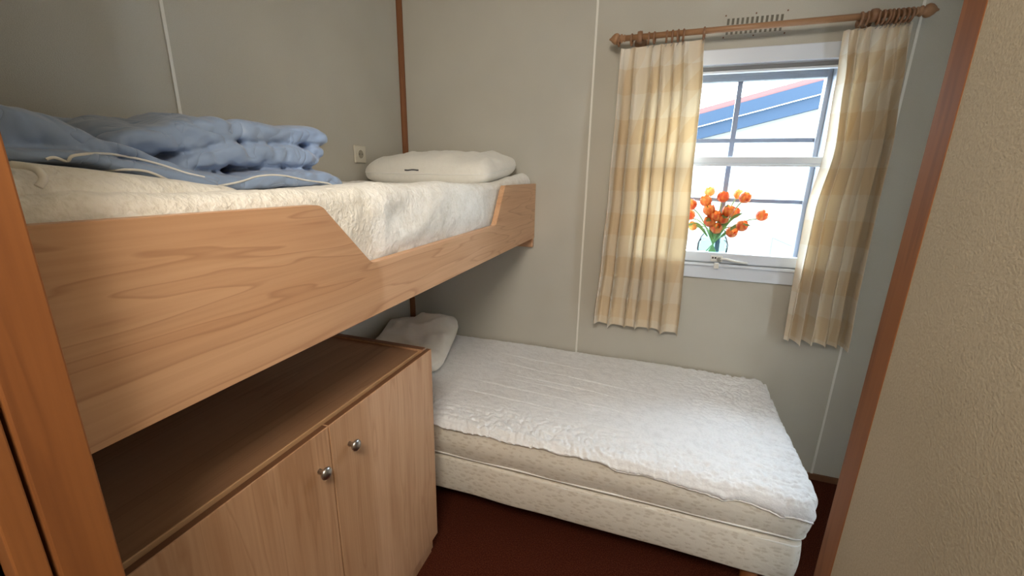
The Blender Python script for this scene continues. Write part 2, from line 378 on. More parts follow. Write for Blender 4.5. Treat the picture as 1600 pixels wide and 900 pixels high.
# casement fastener
h = obj('window_latch', B(0.268, 0.318, YB-0.022, YB-0.012, 1.052, 1.080), M_plast, win, bevel=0.002)
bm = lathe(bmesh.new(), [(0.010, 0), (0.010, 0.006), (0.007, 0.012), (0.003, 0.014)], (0.302, YB-0.036, 1.066), 'Y', 16)
obj('latch_knob', bm, M_metal, win, smooth=False)
obj('latch_arm', tube(bmesh.new(), [(0.302, YB-0.030, 1.068), (0.33, YB-0.036, 1.070), (0.37, YB-0.036, 1.062), (0.42, YB-0.030, 1.056)], 0.0055, 8), M_plast, win, smooth=True)
for lx in (0.276, 0.287): obj('latch_screw', B(lx-0.004, lx+0.004, YB-0.0228, YB-0.0222, 1.066, 1.074), M_dark, win)
obj('latch_hook', B(0.284, 0.304, YB-0.042, YB-0.030, 1.022, 1.05), M_plast, win, bevel=0.003)

# ------------------------------------------------------------------ view outside
def slope(x): return 2.075+(x-0.341)*0.2620
bm = bmesh.new(); prism(bm, [(-4, slope(-4)-0.20), (3.6, slope(3.6)-0.20), (3.6, -1.0), (-4, -1.0)], 1, 5.12, 5.2)
nb = thing('neighbour_cabin', (0.5, 5.1, -1.0), 'white neighbouring cabin gable with blue fascia seen through the window', 'building')
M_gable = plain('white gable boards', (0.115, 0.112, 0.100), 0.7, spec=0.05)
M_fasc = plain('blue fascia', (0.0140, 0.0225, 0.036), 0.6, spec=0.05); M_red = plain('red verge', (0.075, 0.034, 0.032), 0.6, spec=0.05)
obj('gable_wall', bm, M_gable, nb)
def par(off0, off1, y0, y1, m, name):
    bm = bmesh.new(); prism(bm, [(-4, slope(-4)-off0), (3.6, slope(3.6)-off0), (3.6, slope(3.6)-off1), (-4, slope(-4)-off1)], 1, y0, y1); return obj(name, bm, m, nb)
par(0.0, 0.118, 4.99, 5.12, M_fasc, 'fascia'); par(0.124, 0.245, 5.03, 5.12, M_fasc, 'fascia')
par(0.118, 0.124, 5.0, 5.12, M_strip, 'fascia_bead'); par(-0.055, 0.0, 5.0, 5.2, M_red, 'verge_tile')
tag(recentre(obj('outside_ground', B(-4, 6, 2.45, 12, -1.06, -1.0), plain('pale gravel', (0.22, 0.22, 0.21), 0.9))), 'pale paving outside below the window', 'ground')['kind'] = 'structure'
# fence rail of the terrace outside, low right in the pane
t = thing('terrace_railing', (0.62, 3.6, -1.0), 'thin grey railing outside, low behind the right half of the pane', 'railing')
M_rail = plain('grey rail', (0.05, 0.055, 0.07), 0.5)
a, b_ = at(1208, 371, 1, 3.6), at(1262, 394, 1, 3.6)
obj('handrail', tube(bmesh.new(), [a, a+(b_-a)*3.0], 0.009, 8), M_rail, t)
obj('post', tube(bmesh.new(), [Vector(a)+Vector((0, 0, -0.002)), (a.x, a.y, -1.0)], 0.007, 8), M_rail, t)

# ------------------------------------------------------------------ tulips on the sill
VY = 2.222
vc = at(1115, 372, 1, VY); VX = vc.x; VZ = WZ0+0.0125
vase = thing('glass_vase', (VX, VY, VZ), 'round clear glass vase of water on the window sill', 'vase')
R = 0.068
prof = [(0.040, 0.0), (0.060, 0.010), (R, 0.040), (R, 0.070), (0.058, 0.100), (0.045, 0.122), (0.050, 0.140)]
bm = bmesh.new(); seg = 32
rings = [[bm.verts.new((VX+r*math.cos(2*math.pi*q/seg), VY+r*math.sin(2*math.pi*q/seg), VZ+hh)) for q in range(seg)] for r, hh in prof]
for a, b_ in zip(rings, rings[1:]):
    for q in range(seg): bm.faces.new((a[q], a[(q+1) % seg], b_[(q+1) % seg], b_[q]))
bm.faces.new(rings[0])
obj('vase_body', bm, M_vase, vase, smooth=True)
bm = lathe(bmesh.new(), [(0.038, 0.004), (0.057, 0.012), (R-0.003, 0.040), (R-0.003, 0.068), (0.060, 0.088)], (VX, VY, VZ), 'Z', 32)
obj('water', bm, pane_mat('vase water', (0.90, 0.97, 0.95), 0.03), vase, smooth=True)
def tulip_head(c, d, r, n_pet, open_, mat):
    """six cupped petals around direction d"""
    bm = bmesh.new(); d = d.normalized(); a = d.cross(Vector((0.3, 0.2, 1))).normalized(); b = d.cross(a)
    for p in range(6):
        inner = p % 2; ang0 = math.pi*p/3; g = []
        for i in range(7):
            s = i/6; row = []
            for j in range(5):
                w = (j-2)/2
                rad = r*(0.22+0.80*math.sin(math.pi*(0.04+s**0.75*(0.66+0.14*(1-open_)))))*(0.90 if inner else 1.0)
                ang = ang0+w*0.72*math.sin(math.pi*(0.22+0.67*s))**0.55
                hgt = r*2.1*s-(0.10*r*abs(w))*s
                row.append(bm.verts.new(c+d*(hgt*0.86)+(a*math.cos(ang)+b*math.sin(ang))*rad))
            g.append(row)
        for i in range(6):
            for j in range(4): bm.faces.new((g[i][j], g[i][j+1], g[i+1][j+1], g[i+1][j]))
    return bm
# photo position of each bloom, and which way it leans
blooms = [(1080, 315, -.6, 'a'), (1078, 331, -.8, 'b'), (1083, 348, -.8, 'y'), (1103, 309, -.4, 'a'), (1109, 295, -.2, 'y'), (1130, 303, .1, 'a'),
          (1154, 299, .4, 'y'), (1164, 304, .5, 'a'), (1108, 324, -.2, 'b'), (1118, 333, 0, 'a'), (1130, 336, .1, 'a'), (1138, 325, .2, 'b'), (1147, 328, .3, 'b'),
          (1119, 352, 0, 'a'), (1109, 341, -.3, 'a'), (1143, 358, .3, 'b'), (1159, 348, .6, 'a'), (1190, 332, .9, 'b')]
where = ['leftmost at the curtain edge', 'second down at the curtain edge', 'lowest at the curtain edge', 'upper left of the bunch', 'topmost pale one', 'top middle of the bunch',
         'top right, behind its neighbour', 'top right, the more open one', 'small one left of centre', 'centre of the bunch', 'centre right of the bunch', 'right of centre, upper', 'right side, pale and open',
         'low centre over the vase rim', 'left of the low centre bloom', 'lowest right over the vase', 'right side, deep orange', 'far right on its own stem']
for i, (px, py, lean, kd) in enumerate(blooms):
    yy = VY+[-0.028, 0.03, -0.005, -0.03, 0.022, -0.012, 0.03, -0.02][i % 8]*0.9
    if i in (13, 9, 14, 10): yy = VY-0.038
    c = at(px, py+5, 1, yy); mouth = Vector((VX+(c.x-VX)*0.28, VY+(yy-VY)*0.4, VZ+0.135)); foot = Vector((VX-(c.x-VX)*0.18, VY, VZ+0.02))
    low = py > 335
    r = 0.0262 if kd != 'y' else 0.0225
    d = Vector((lean*0.8, (-0.45 if low or i in (9, 10) else -0.25), 0.75 if not low else 0.45))
    tl = thing('tulip', foot, f'orange tulip in the vase, {where[i]}' if kd != 'y' else f'yellow-orange tulip in the vase, {where[i]}', 'flower', 'tulips in the glass vase')
    base = c-d.normalized()*r*0.9
    obj('bloom', tulip_head(base, d, r, 6, {'a': 0.35, 'b': 0.7, 'y': 0.5}[kd], M_petal if kd != 'y' else M_petal2), M_petal if kd != 'y' else M_petal2, tl, smooth=True)
    obj('stem', tube(bmesh.new(), smoothline([foot, mouth, mouth.lerp(base, 0.6)+Vector((0, 0, 0.012)), base], 5), 0.0026, 6), M_leaf, tl, smooth=True)
    if i in (2, 5, 8, 11, 12, 14, 16):
        tip = Vector((c.x+lean*0.025+(0.02 if lean > 0 else -0.012), VY-0.03, c.z+(0.004 if i != 5 else -0.03)))
        bm = bmesh.new(); side = Vector((0, 0, 1)) if abs(lean) > 0.25 else Vector((1, 0, 0)); L = []
        for q, p in enumerate(smoothline([mouth-Vector((0, 0, 0.03)), mouth.lerp(tip, .5)+Vector((0, -.004, .014)), tip], 5)):
            wv = 0.010*math.sin(math.pi*(0.12+0.86*q/10)); L.append((bm.verts.new(p-side*wv), bm.verts.new(p+Vector((0, 0.003, 0))), bm.verts.new(p+side*wv)))
        for A, C in zip(L, L[1:]):
            bm.faces.new((A[0], A[1], C[1], C[0])); bm.faces.new((A[1], A[2], C[2], C[1]))
        obj('leaf', bm, M_leaf, tl, smooth=True)

# ------------------------------------------------------------------ vent and socket
vt = thing('ventilation_grille', (0.308, YB, 1.995), 'white slotted air vent plate on the wall above the window', 'vent')
bm = bmesh.new(); vx0, vx1, vz0, vz1 = 0.190, 0.426, 1.995, 2.086
n = 12; pitch = 0.0178; sx = 0.203
zs = [(vz0, 2.010), (2.034, 2.046), (2.070, vz1)]
for a, b_ in zs: box(bm, vx0, vx1, YB-0.005, YB, a, b_)
for zz0, zz1 in ((2.010, 2.034), (2.046, 2.070)):
    xs = vx0
    for q in range(n+1):
        xe = sx+q*pitch if q < n else vx1
        box(bm, xs, xe, YB-0.005, YB, zz0, zz1); xs = xe+0.0095
obj('vent_plate', bm, M_wall, vt)
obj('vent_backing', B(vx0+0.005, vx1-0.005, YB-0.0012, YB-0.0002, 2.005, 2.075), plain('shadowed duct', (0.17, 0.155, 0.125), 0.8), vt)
for sx_ in (vx0+0.006, (vx0+vx1)/2, vx1-0.006):
    for sz in (2.000, 2.081):
        obj('screw', lathe(bmesh.new(), [(0.003, 0), (0.003, 0.002), (0.0015, 0.003)], (sx_, YB-0.0078, sz), 'Y', 10), M_dkw, vt)
a = at(561, 241, 0, XL)
so = thing('wall_socket', (XL, a.y, a.z-0.04), 'square cream power socket on the wall beside the upper pillow', 'socket')
bm = bmesh.new(); hs = 0.040
box(bm, XL, XL+0.010, a.y-hs, a.y+hs, a.z-hs, a.z+hs)
obj('socket_plate', bm, M_soc, so, bevel=0.004)
bm = bmesh.new(); seg = 24
pr = [(0.0225, 0.0105), (0.0225, 0.013), (0.0205, 0.013), (0.0195, 0.0108)]
rg = [[bm.verts.new((XL+x_, a.y+r_*math.cos(2*math.pi*q/seg), a.z+r_*math.sin(2*math.pi*q/seg))) for q in range(seg)] for r_, x_ in pr]
for A, C in zip(rg, rg[1:]):
    for q in range(seg): bm.faces.new((A[q], A[(q+1) % seg], C[(q+1) % seg], C[q]))
obj('socket_ring', bm, M_soc, so)
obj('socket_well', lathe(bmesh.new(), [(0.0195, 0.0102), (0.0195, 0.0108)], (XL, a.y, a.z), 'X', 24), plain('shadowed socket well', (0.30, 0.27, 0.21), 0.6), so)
for dy in (-0.0095, 0.0095): obj('pin_hole', lathe(bmesh.new(), [(0.0028, 0.0108), (0.0028, 0.0113)], (XL, a.y+dy, a.z), 'X', 10), M_dark, so)

# ------------------------------------------------------------------ lower bed
bd = thing('box_spring_base', (-0.40, 1.72, 0.0), 'cream leaf-patterned box base of the lower bed', 'bed base')
def slab(x0, x1, y0, y1, z0, z1, cr=0.04, er=0.018, nx=40, bulge=0.006, seed=0.0):
    """upholstered slab: rounded in plan and at its edges, softly uneven"""
    bm = bmesh.new(); ring_pts = []
    def rr(inset):
        r = max(cr-inset, 0.004); pts = []
        X0, X1, Y0, Y1 = x0+inset, x1-inset, y0+inset, y1-inset
        for cx, cy, a0 in ((X1-r, Y1-r, 0), (X0+r, Y1-r, 90), (X0+r, Y0+r, 180), (X1-r, Y0+r, 270)):
            for q in range(7):
                an = math.radians(a0+90*q/6); pts.append((cx+r*math.cos(an), cy+r*math.sin(an)))
        out = []
        for i in range(len(pts)):
            p, q = pts[i], pts[(i+1) % len(pts)]; L = math.hypot(q[0]-p[0], q[1]-p[1]); m = max(1, int(round(L/0.05))) if L > 0.1 else 1
            if i % 7 == 6:
                m = int((x1-x0)/0.05) if i in (6, 20) else int((y1-y0)/0.05)
            for s in range(m): out.append((p[0]+(q[0]-p[0])*s/m, p[1]+(q[1]-p[1])*s/m))
        return out
    lev = [(er, z0)]
    for q in range(1, 5): an = math.pi/2*q/4; lev.append((er*(1-math.sin(an)), z0+er*(1-math.cos(an))))
    for q in range(1, 5): lev.append((-bulge*math.sin(math.pi*q/5), z0+er+(z1-z0-2*er)*q/5))
    for q in range(0, 5): an = math.pi/2*q/4; lev.append((er*(1-math.cos(an)), z1-er+er*math.sin(an)))
    R_ = []
    for ins, z in lev:
        R_.append([bm.verts.new((x+0.003*nz(x*6, y*6, z*9+seed), y+0.003*nz(x*6+9, y*6, z*9+seed), z+0.003*nz(x*5, y*5, seed+3))) for x, y in rr(ins)])
    for A, C in zip(R_, R_[1:]):
        m = len(A)
        for q in range(m): bm.faces.new((A[q], A[(q+1) % m], C[(q+1) % m], C[q]))
    bm.faces.new(R_[0]); bm.faces.new(R_[-1]); return bm, rr
BX0, BX1, BY0, BY1 = XL+0.012, 0.562, 1.305, 2.135
bm, rr = slab(BX0, BX1-0.010, BY0, BY1, 0.155, 0.312, 0.035, 0.012)
obj('base_cover', bm, M_damask, bd, smooth=True)
def piping(rr_, ins, z, parent, r=0.004, name='piping'):
    pts = [Vector((x, y, z+0.002*nz(x*4, y*4))) for x, y in rr_(ins)]; pts.append(pts[0]); return obj(name, tube(bmesh.new(), pts, r, 6), M_pipe, parent, smooth=True)
piping(rr, 0.004, 0.300, bd)
for lx in (BX0+0.12, 0.43):
    for ly in (1.35, 2.08): obj('leg', lathe(bmesh.new(), [(0.018, 0), (0.026, 0.08), (0.027, 0.16)], (lx, ly, 0), 'Z', 20), M_jamb, bd, smooth=True)
mt = thing('lower_mattress', (-0.40, 1.72, 0.315), 'cream leaf-damask mattress with piped edges on the lower bed', 'mattress')
bm, rr = slab(BX0, BX1, BY0-0.004, BY1, 0.318, 0.472, 0.05, 0.022, bulge=0.010, seed=4)
obj('mattress_cover', bm, M_damask, mt, smooth=True)
piping(rr, 0.004, 0.331, mt, 0.005); piping(rr, 0.006, 0.460, mt, 0.0045)

# fleece underlay draped on the lower bed
def lower_topper():
    bm = bmesh.new(); nx, ny, nd = 460, 230, 14
    x0, x1, y0, y1 = XL+0.010, 0.575, 1.290, 2.138
    def top(x, y):
        z = 0.492+0.005*nz(x*2.5, y*2.5)+0.0022*nz(x*14, y*14)
        # long shallow wrinkles running along the bed
        s = (y-1.72)+0.10*(x+0.4)+0.03*nz(x*1.6, 3.1)
        for c, x_a, x_b, w in ((-0.10, -0.9, 0.05, .006), (0.02, -1.0, 0.05, .005), (0.115, -0.75, 0.2, .005), (-0.20, -0.8, -0.1, .005), (0.22, -0.9, -0.2, .005), (-0.02, -0.6, -0.2, .004)):
            e = max(0, min(1, (x-x_a)/0.15))*max(0, min(1, (x_b-x)/0.2))
            d = s-c-0.012*nz(x*5, c*20); z -= 0.0095*e*(0.6+nz(x*6, c*30))*math.exp(-(d/(w*0.55))**2)
        # crumpled quilting towards the foot and the front edge
        f = max(0, min(1, (x-0.12)/0.3)); g = max(0, min(1, (1.50-y)/0.15)); m = max(f, g*0.9)
        cz = lambda v: max(0.0, v)**4
        z -= (0.20+1.10*m)*(0.0060*cz(ridge(x*13+2*nz(x*6, y*6), y*30, 3))+0.0050*cz(ridge(x*34, y*24+x*12, 7))+0.0030*cz(ridge(x*50+y*20, y*46, 9)))
        return z
    def edge(x):      # how far the front hem hangs
        return interp([(-1.37, 0.012), (-0.76, 0.010), (-0.46, 0.008), (-0.15, 0.012), (0.18, 0.026), (0.34, 0.038), (0.49, 0.050), (0.6, 0.046)], x)
    G = {}
    us = [i/nx for i in range(nx+1)]; vs = [j/ny for j in range(ny+1)]
    # plan: rounded rectangle by pulling in the corners at the foot
    def plan(u, v):
        x = x0+(x1-x0)*u; y = y0+(y1-y0)*v
        x += 0.030*(v-0.5)*u**3+0.006*nz(v*7, 5.5)*u**6
        y += 0.006*nz(u*14, 1.7)*(1-v)**4
        return x, y
    e_w = 0.030
    for i, u in enumerate(us):
        for j, v in enumerate(vs):
            x, y = plan(u, v); z = top(x, y)
            df = (y-y0)/e_w; dr = (x1-x)/e_w
            for d in (df, dr):
                if d < 1: z -= 0.020*(1-math.sqrt(max(0, 1-(1-max(d, 0))**2)))
            # round the foot corner in plan
            rx, ry = x-(x1-0.06), (y0+0.06)-y
            if rx > 0 and ry > 0:
                L = math.hypot(rx, ry); mxx = max(rx, ry)
                if L > 0: x, y = (x1-0.06)+rx*mxx/L, (y0+0.06)-ry*mxx/L
            G[i, j] = bm.verts.new((x, y, z))
    for i in range(nx):
        for j in range(ny): bm.faces.new((G[i, j], G[i+1, j], G[i+1, j+1], G[i, j+1]))
    # hanging rim: front edge then foot edge
    rim = [G[i, 0] for i in range(nx+1)]+[G[nx, j] for j in range(1, ny+1)]
    prev = rim
    for d in range(1, nd+1):
        cur = []; s = d/nd
        for q, v0 in enumerate(rim):
            p = v0.co; hang = edge(p.x) if q <= nx else interp([(1.29, 0.064), (1.45, 0.05), (2.13, 0.045)], p.y)
            hang += 0.005*nz(p.x*9, p.y*9, 2)
            out = 0.007*math.sin(math.pi*min(1, s*1.0))+0.003*nz(p.x*12, p.y*12, s*2)
            o = Vector((0, -1, 0)) if q <= nx*0.97 else (Vector((1, 0, 0)) if q > nx+6 else Vector((0.7, -0.7, 0)))
            cur.append(bm.verts.new((p.x+o.x*out, p.y+o.y*out, p.z-hang*s)))
        for q in range(len(rim)-1): bm.faces.new((prev[q], prev[q+1], cur[q+1], cur[q]))
        prev = cur
    return bm, [v.co.copy() for v in prev]
bm, hem = lower_topper()
to = thing('lower_underlay', (-0.40, 1.72, 0.465), 'white crumpled fleece underlay spread over the lower bed', 'underlay')
u = obj('fleece_sheet', bm, M_bed, to, smooth=True)
sd = u.modifiers.new('thick', 'SOLIDIFY'); sd.thickness = 0.006; sd.offset = -1
obj('hem', tube(bmesh.new(), hem[::4], 0.0035, 6), M_pipe, to, smooth=True)

# ------------------------------------------------------------------ pillows
def pillow(name, label, c, hx, hy, hz, rot, mat, droop=0.0, seed=0.0, sag=0.0, power=2.6, flat=0.55, rough=1.0, tilt=0.0):
    bm = bmesh.new(); n = 64; P = {}
    def h(u, v):
        a = max(0, 1-abs(u)**power); b = max(0, 1-abs(v)**power); return (a*b)**flat
    for side in (1, -1):
        for i in range(n+1):
            for j in range(n+1):
                u, v = -1+2*i/n, -1+2*j/n
                u, v = math.sin(u*math.pi/2), math.sin(v*math.pi/2)
                if side < 0 and (i in (0, n) or j in (0, n)): P[side, i, j] = P[1, i, j]; continue
                # corners pulled to soft points
                kc = 1-0.12*(u*u*v*v)**3; x = hx*u*kc; y = hy*v*kc
                t = h(u, v)
                w = rough*(0.010*ridge(x*7+seed, y*7, seed)+0.006*nz(x*18, y*18, seed+2)+0.012*nz(x*4, y*4, seed+5))*t**0.5
                z = side*hz*t+(w if side > 0 else 0.2*w)
                z -= sag*math.exp(-((u-0.1)**2+(v)**2)*3)*t*(1 if side > 0 else 0)
                if side < 0: z = max(z, -hz*0.80)
                z -= droop*max(0, u-0.25)**1.6
                z += tilt*y
                P[side, i, j] = bm.verts.new((x, y, z))
    for side in (1, -1):
        for i in range(n):
            for j in range(n): bm.faces.new((P[side, i, j], P[side, i+1, j], P[side, i+1, j+1], P[side, i, j+1]))
    seam = [P[1, i, 0].co.copy() for i in range(n+1)]+[P[1, n, j].co.copy() for j in range(1, n+1)]+[P[1, i, n].co.copy() for i in range(n-1, -1, -1)]+[P[1, 0, j].co.copy() for j in range(n-1, -1, -1)]
    rm = Matrix.Translation(c) @ Matrix.Rotation(rot, 4, 'Z')
    bmesh.ops.transform(bm, matrix=rm, verts=bm.verts)
    t = thing(name, Vector(c)-Vector((0, 0, hz*0.8)), label, 'pillow')
    obj('pillow_body', bm, mat, t, smooth=True)
    obj('seam', tube(bmesh.new(), [rm @ p for p in seam[::2]]+[rm @ seam[0]], 0.0022, 6), M_pipe, t, smooth=True)
    return t
TZ = 1.383
pw = pillow('upper_pillow', 'flat cream-white pillow lying at the far end of the upper bunk', (-1.005, 1.885, TZ+0.070), 0.335, 0.205, 0.070, math.radians(-3), M_pillow, seed=1.3, sag=0.0, power=4.4, flat=0.42, rough=1.3, tilt=0.14)
pb = [c for c in pw.children if c.name.startswith('pillow_body')][0]
ptree = BVHTree.FromPolygons([v.co for v in pb.data.vertices], [p.vertices for p in pb.data.polygons])
bm = bmesh.new(); rows = []
for q in range(9):
    rw = []
    for py in (264.4, 266.8):
        d = (at(632+22*q/8, py+0.4*math.sin(q), 1, 1.7)-EYE).normalized(); hit = ptree.ray_cast(EYE, d); rw.append(bm.verts.new((hit[0] or at(640, py, 1, 1.68))-d*0.0015))
    rows.append(rw)
for A, C in zip(rows, rows[1:]): bm.faces.new((A[0], A[1], C[1], C[0]))
lb = obj('care_label', bm, M_tag, pw); lb['label'] = 'narrow dark care label on the front seam'
lp = pillow('lower_pillow', 'crumpled white pillow in the corner of the lower bed, half behind the cabinet', (-1.135, 1.80, 0.566), 0.190, 0.285, 0.070, math.radians(16), M_pillow, seed=7.7, rough=2.3, power=3.6, flat=0.40, tilt=0.04)

# ------------------------------------------------------------------ upper bunk
bk = thing('bunk_bed', (-0.99, 1.17, 1.098), 'cherry wood bunk with a dipped side board fixed between the walls', 'bunk bed')
prof = [(YF+0.004, 1.366), (0.630, 1.364)]
for q in range(7): an = math.pi/2*q/6; prof.append((0.630+0.035*math.sin(an*0.62), 1.364-0.035*(1-math.cos(an*0.62))*1.0))
prof += [(0.772, 1.236), (0.784, 1.227), (0.80, 1.226), (1.555, 1.230), (1.572, 1.234), (1.582, 1.246), (1.672, 1.378), (1.682, 1.384), (2.146, 1.387), (2.146, 1.106), (YF+0.004, 1.097)]
bm = bmesh.new(); prism(bm, prof, 0, -0.622, -0.600)
obj('side_board', bm, M_board, bk, bevel=0.0015)
bm = B(XL+0.002, -0.623, YF+0.004, 2.146, 1.125, 1.143)
obj('slat_base', bm, M_door, bk)
obj('support_rail', B(XL+0.03, -0.603, 2.122, 2.147, 1.058, 1.124), M_board, bk, bevel=0.001)
um = thing('upper_mattress', (-0.99, 1.17, 1.145), 'mattress in the upper bunk, mostly hidden by the cream fleece', 'mattress')
bm, rr2 = slab(XL+0.012, -0.655, YF+0.015, 2.135, 1.146, 1.350, 0.05, 0.03)
obj('mattress_cover', bm, M_damask, um, smooth=True)

def upper_topper():
    bm = bmesh.new(); nx, ny, nd = 90, 420, 34
    y0, y1 = YF+0.012, 2.138
    ridge_t = [(0.2, 1.396), (0.45, 1.392), (0.70, 1.386), (0.90, 1.400), (1.25, 1.397), (1.57, 1.385), (1.80, 1.400), (1.96, 1.420), (2.10, 1.434), (2.14, 1.425)]
    hem_t = [(0.2, 1.20), (0.80, 1.205), (1.0, 1.196), (1.25, 1.196), (1.5, 1.205), (1.62, 1.222), (1.70, 1.25), (1.8, 1.25), (2.13, 1.25)]
    X0 = XL+0.010
    rows = []; hem = []
    for j in range(ny+1):
        y = y0+(y1-y0)*j/ny; rz = interp(ridge_t, y); row = []
        xe = -0.655+0.006*nz(y*5, 1.0)
        for i in range(nx+1):
            s = i/nx; x = X0+(xe-X0)*s
            e = max(0, (s-0.72)/0.28); e = e*e*(3-2*e)
            fall = 0.0
            z = TZ*(1-e)+rz*e+0.004*nz(x*7, y*7)+0.0035*nz(x*30, y*30)
            # soft folds crossing the surface near the middle
            z += 0.010*max(0, ridge(x*2.2+0.5, y*3.3, 4)-0.5)*(1 if y > 0.75 else 0.3)
            row.append(bm.verts.new((x, y, z)))
        zt = row[-1].co.z; zb = interp(hem_t, y)+0.003*nz(y*9, 2)
        diag = math.exp(-((y-0.90)/0.10)**2)
        for d in range(1, nd+1):
            s = d/nd; rr_ = 0.024
            z = zt-(zt-zb)*s
            out = rr_*min(1, math.sqrt(1-(1-min(1, s*5))**2)) + 0.006*math.sin(math.pi*s)*nz(y*3, s*2, 8)
            # two slanting folds at the near end of the dip
            fo = 0.010*math.sin(18*(y-0.80)+5.5*s)*math.exp(-((y-0.95)/0.16)**2)*math.sin(math.pi*min(1, s*1.3))
            x = min(xe+out+fo+0.003*nz(y*26, z*26), -0.6245)
            if 0.80 < y < 1.56: # free to belly out over the dip
                g = min(1, (y-0.80)/0.06, (1.56-y)/0.08); x += g*0.018*math.sin(math.pi*min(1, s*1.08))
                if z < 1.240: x = min(x, -0.6245)
            row.append(bm.verts.new((x, y, z)))
        rows.append(row); hem.append(row[-1].co.copy())
    for a, b in zip(rows, rows[1:]):
        for q in range(len(a)-1): bm.faces.new((a[q], a[q+1], b[q+1], b[q]))
    return bm, hem
bm, hem = upper_topper()
ut = thing('upper_underlay', (-0.99, 1.17, 1.36), 'cream sheep-fleece underlay spilling over the dip of the upper bunk board', 'underlay')
u = obj('fleece_sheet', bm, M_fleece, ut, smooth=True)
obj('hem', tube(bmesh.new(), [p+Vector((0.0, 0, 0.004)) for p in hem[::4]], 0.0035, 6), M_pipe, ut, smooth=True)

obj('hem_curl', tube(bmesh.new(), smoothline([at(a, b, 0, x) for a, b, x in ((18, 257, -.66), (42, 260, -.65), (60, 267, -.635), (68, 280, -.630), (60, 292, -.630))], 6), 0.004, 8), M_pipe, ut, smooth=True)
# folded corner of the fleece lying beside the duvet
bm = bmesh.new(); n1, n2 = 60, 40; g = []
for i in range(n1+1):
    s = i/n1; row = []
    for j in range(n2+1):
        v = j/n2
        y = 0.215+0.36*s; w = 0.135*(1-0.65*s)
        ang = math.pi*(v*1.0); x = -0.725+w*math.cos(ang)*0.62
        z = 1.382+(0.052*(1-s)**0.7+0.004)*math.sin(ang)**0.7+0.004*nz(y*20, v*6)
        row.append(bm.verts.new((x, y, z)))
    g.append(row)
for a, b in zip(g, g[1:]):
    for q in range(n2): bm.faces.new((a[q], a[q+1], b[q+1], b[q]))
obj('folded_flap', bm, M_fleece, ut, smooth=True)

# ------------------------------------------------------------------ duvet
XD = -0.84
def fold(pts, xf, xb, seed, n=100, m=56, p=4.2, wr=1.0, X=XD):
    """one padded fold of the duvet: stations (photo x, top y, bottom y) read on the plane x = X, front at xf, back at xb"""
    bm = bmesh.new(); st = []
    for a, t, b in pts:
        T, Bm = at(a, t, 0, X), at(a, b, 0, X); st.append(((T.y+Bm.y)/2, T.z, max(Bm.z, TZ-0.006)))
    ctr = smoothline(st, max(4, n//len(st))); rings = []
    N_ = len(ctr)
    for i, c in enumerate(ctr):
        y, zt, zb = c; s = i/(N_-1)
        e = min(1, s*9, (1-s)*16); e = math.sqrt(max(0, 1-(1-e)**2))*0.96+0.04
        hz, zc = (zt-zb)/2*e, (zt+zb)/2; hx, xc = abs(xf-xb)/2*(0.93+0.07*e), (xf+xb)/2
        ring = []
        for k in range(m):
            a = 2*math.pi*k/m; ca, sa = math.cos(a), math.sin(a)
            x = xc+hx*math.copysign(abs(ca)**(2/p), ca); z = zc+hz*math.copysign(abs(sa)**(2/p), sa)
            amp = wr*min(1, hz/0.03)
            cr = lambda v: max(0.0, v)**3
            d = 0.009*nz(y*5, x*5, seed+z*4)+0.004-0.013*cr(ridge(y*7+z*9+x*3, z*9-y*4, seed))-0.009*cr(ridge(y*15-z*14, z*20+y*8+x*6, seed+3))+0.004*nz(y*22, z*22+x*9, seed)
            q = Vector((ca*0.8, 0, sa)); P = Vector((x, y, z))+q*d*amp
            P.z = max(P.z, TZ-0.004); P.x = max(P.x, XL+0.012)
            ring.append(bm.verts.new(P))
        rings.append(ring)
    for A, C in zip(rings, rings[1:]):
        for k in range(m): bm.faces.new((A[k], A[(k+1) % m], C[(k+1) % m], C[k]))
    bm.faces.new(rings[0]); bm.faces.new(rings[-1]); return bm
def join(dst, src):
    me = bpy.data.meshes.new('tmp'); src.to_mesh(me); src.free(); dst.from_mesh(me); bpy.data.meshes.remove(me)
dv = bmesh.new()
# bottom layer
join(dv, fold([(100, 246, 285), (160, 240, 290), (220, 248, 297), (290, 262, 302), (350, 268, 303), (400, 264, 299), (450, 262, 298), (500, 264, 297), (522, 280, 297)], -0.80, -1.30, 2.0, wr=0.7))
# middle fold
join(dv, fold([(255, 262, 285), (290, 244, 274), (330, 226, 268), (380, 220, 264), (430, 221, 264), (465, 223, 265), (490, 224, 263), (507, 224, 254)], -0.835, -1.26, 5.0))
# top fold with its pointed right end
join(dv, fold([(180, 205, 240), (215, 194, 250), (260, 182, 254), (310, 178, 244), (370, 177, 229), (410, 187, 226), (455, 193, 229), (485, 195, 229), (503, 197, 230), (515, 206, 230)], -0.84, -1.25, 9.0))
# left slope spilling towards the near end
join(dv, fold([(-60, 112, 262), (0, 146, 254), (50, 165, 252), (110, 190, 250), (160, 214, 254), (210, 232, 262), (250, 250, 276), (285, 268, 288)], -0.79, -1.32, 14.0, wr=1.1))
join(dv, fold([(-60, 180, 270), (0, 222, 262), (60, 232, 256), (130, 236, 264), (200, 248, 280), (260, 262, 292), (320, 276, 298)], -0.755, -1.0, 21.0, wr=0.9, X=-0.80))
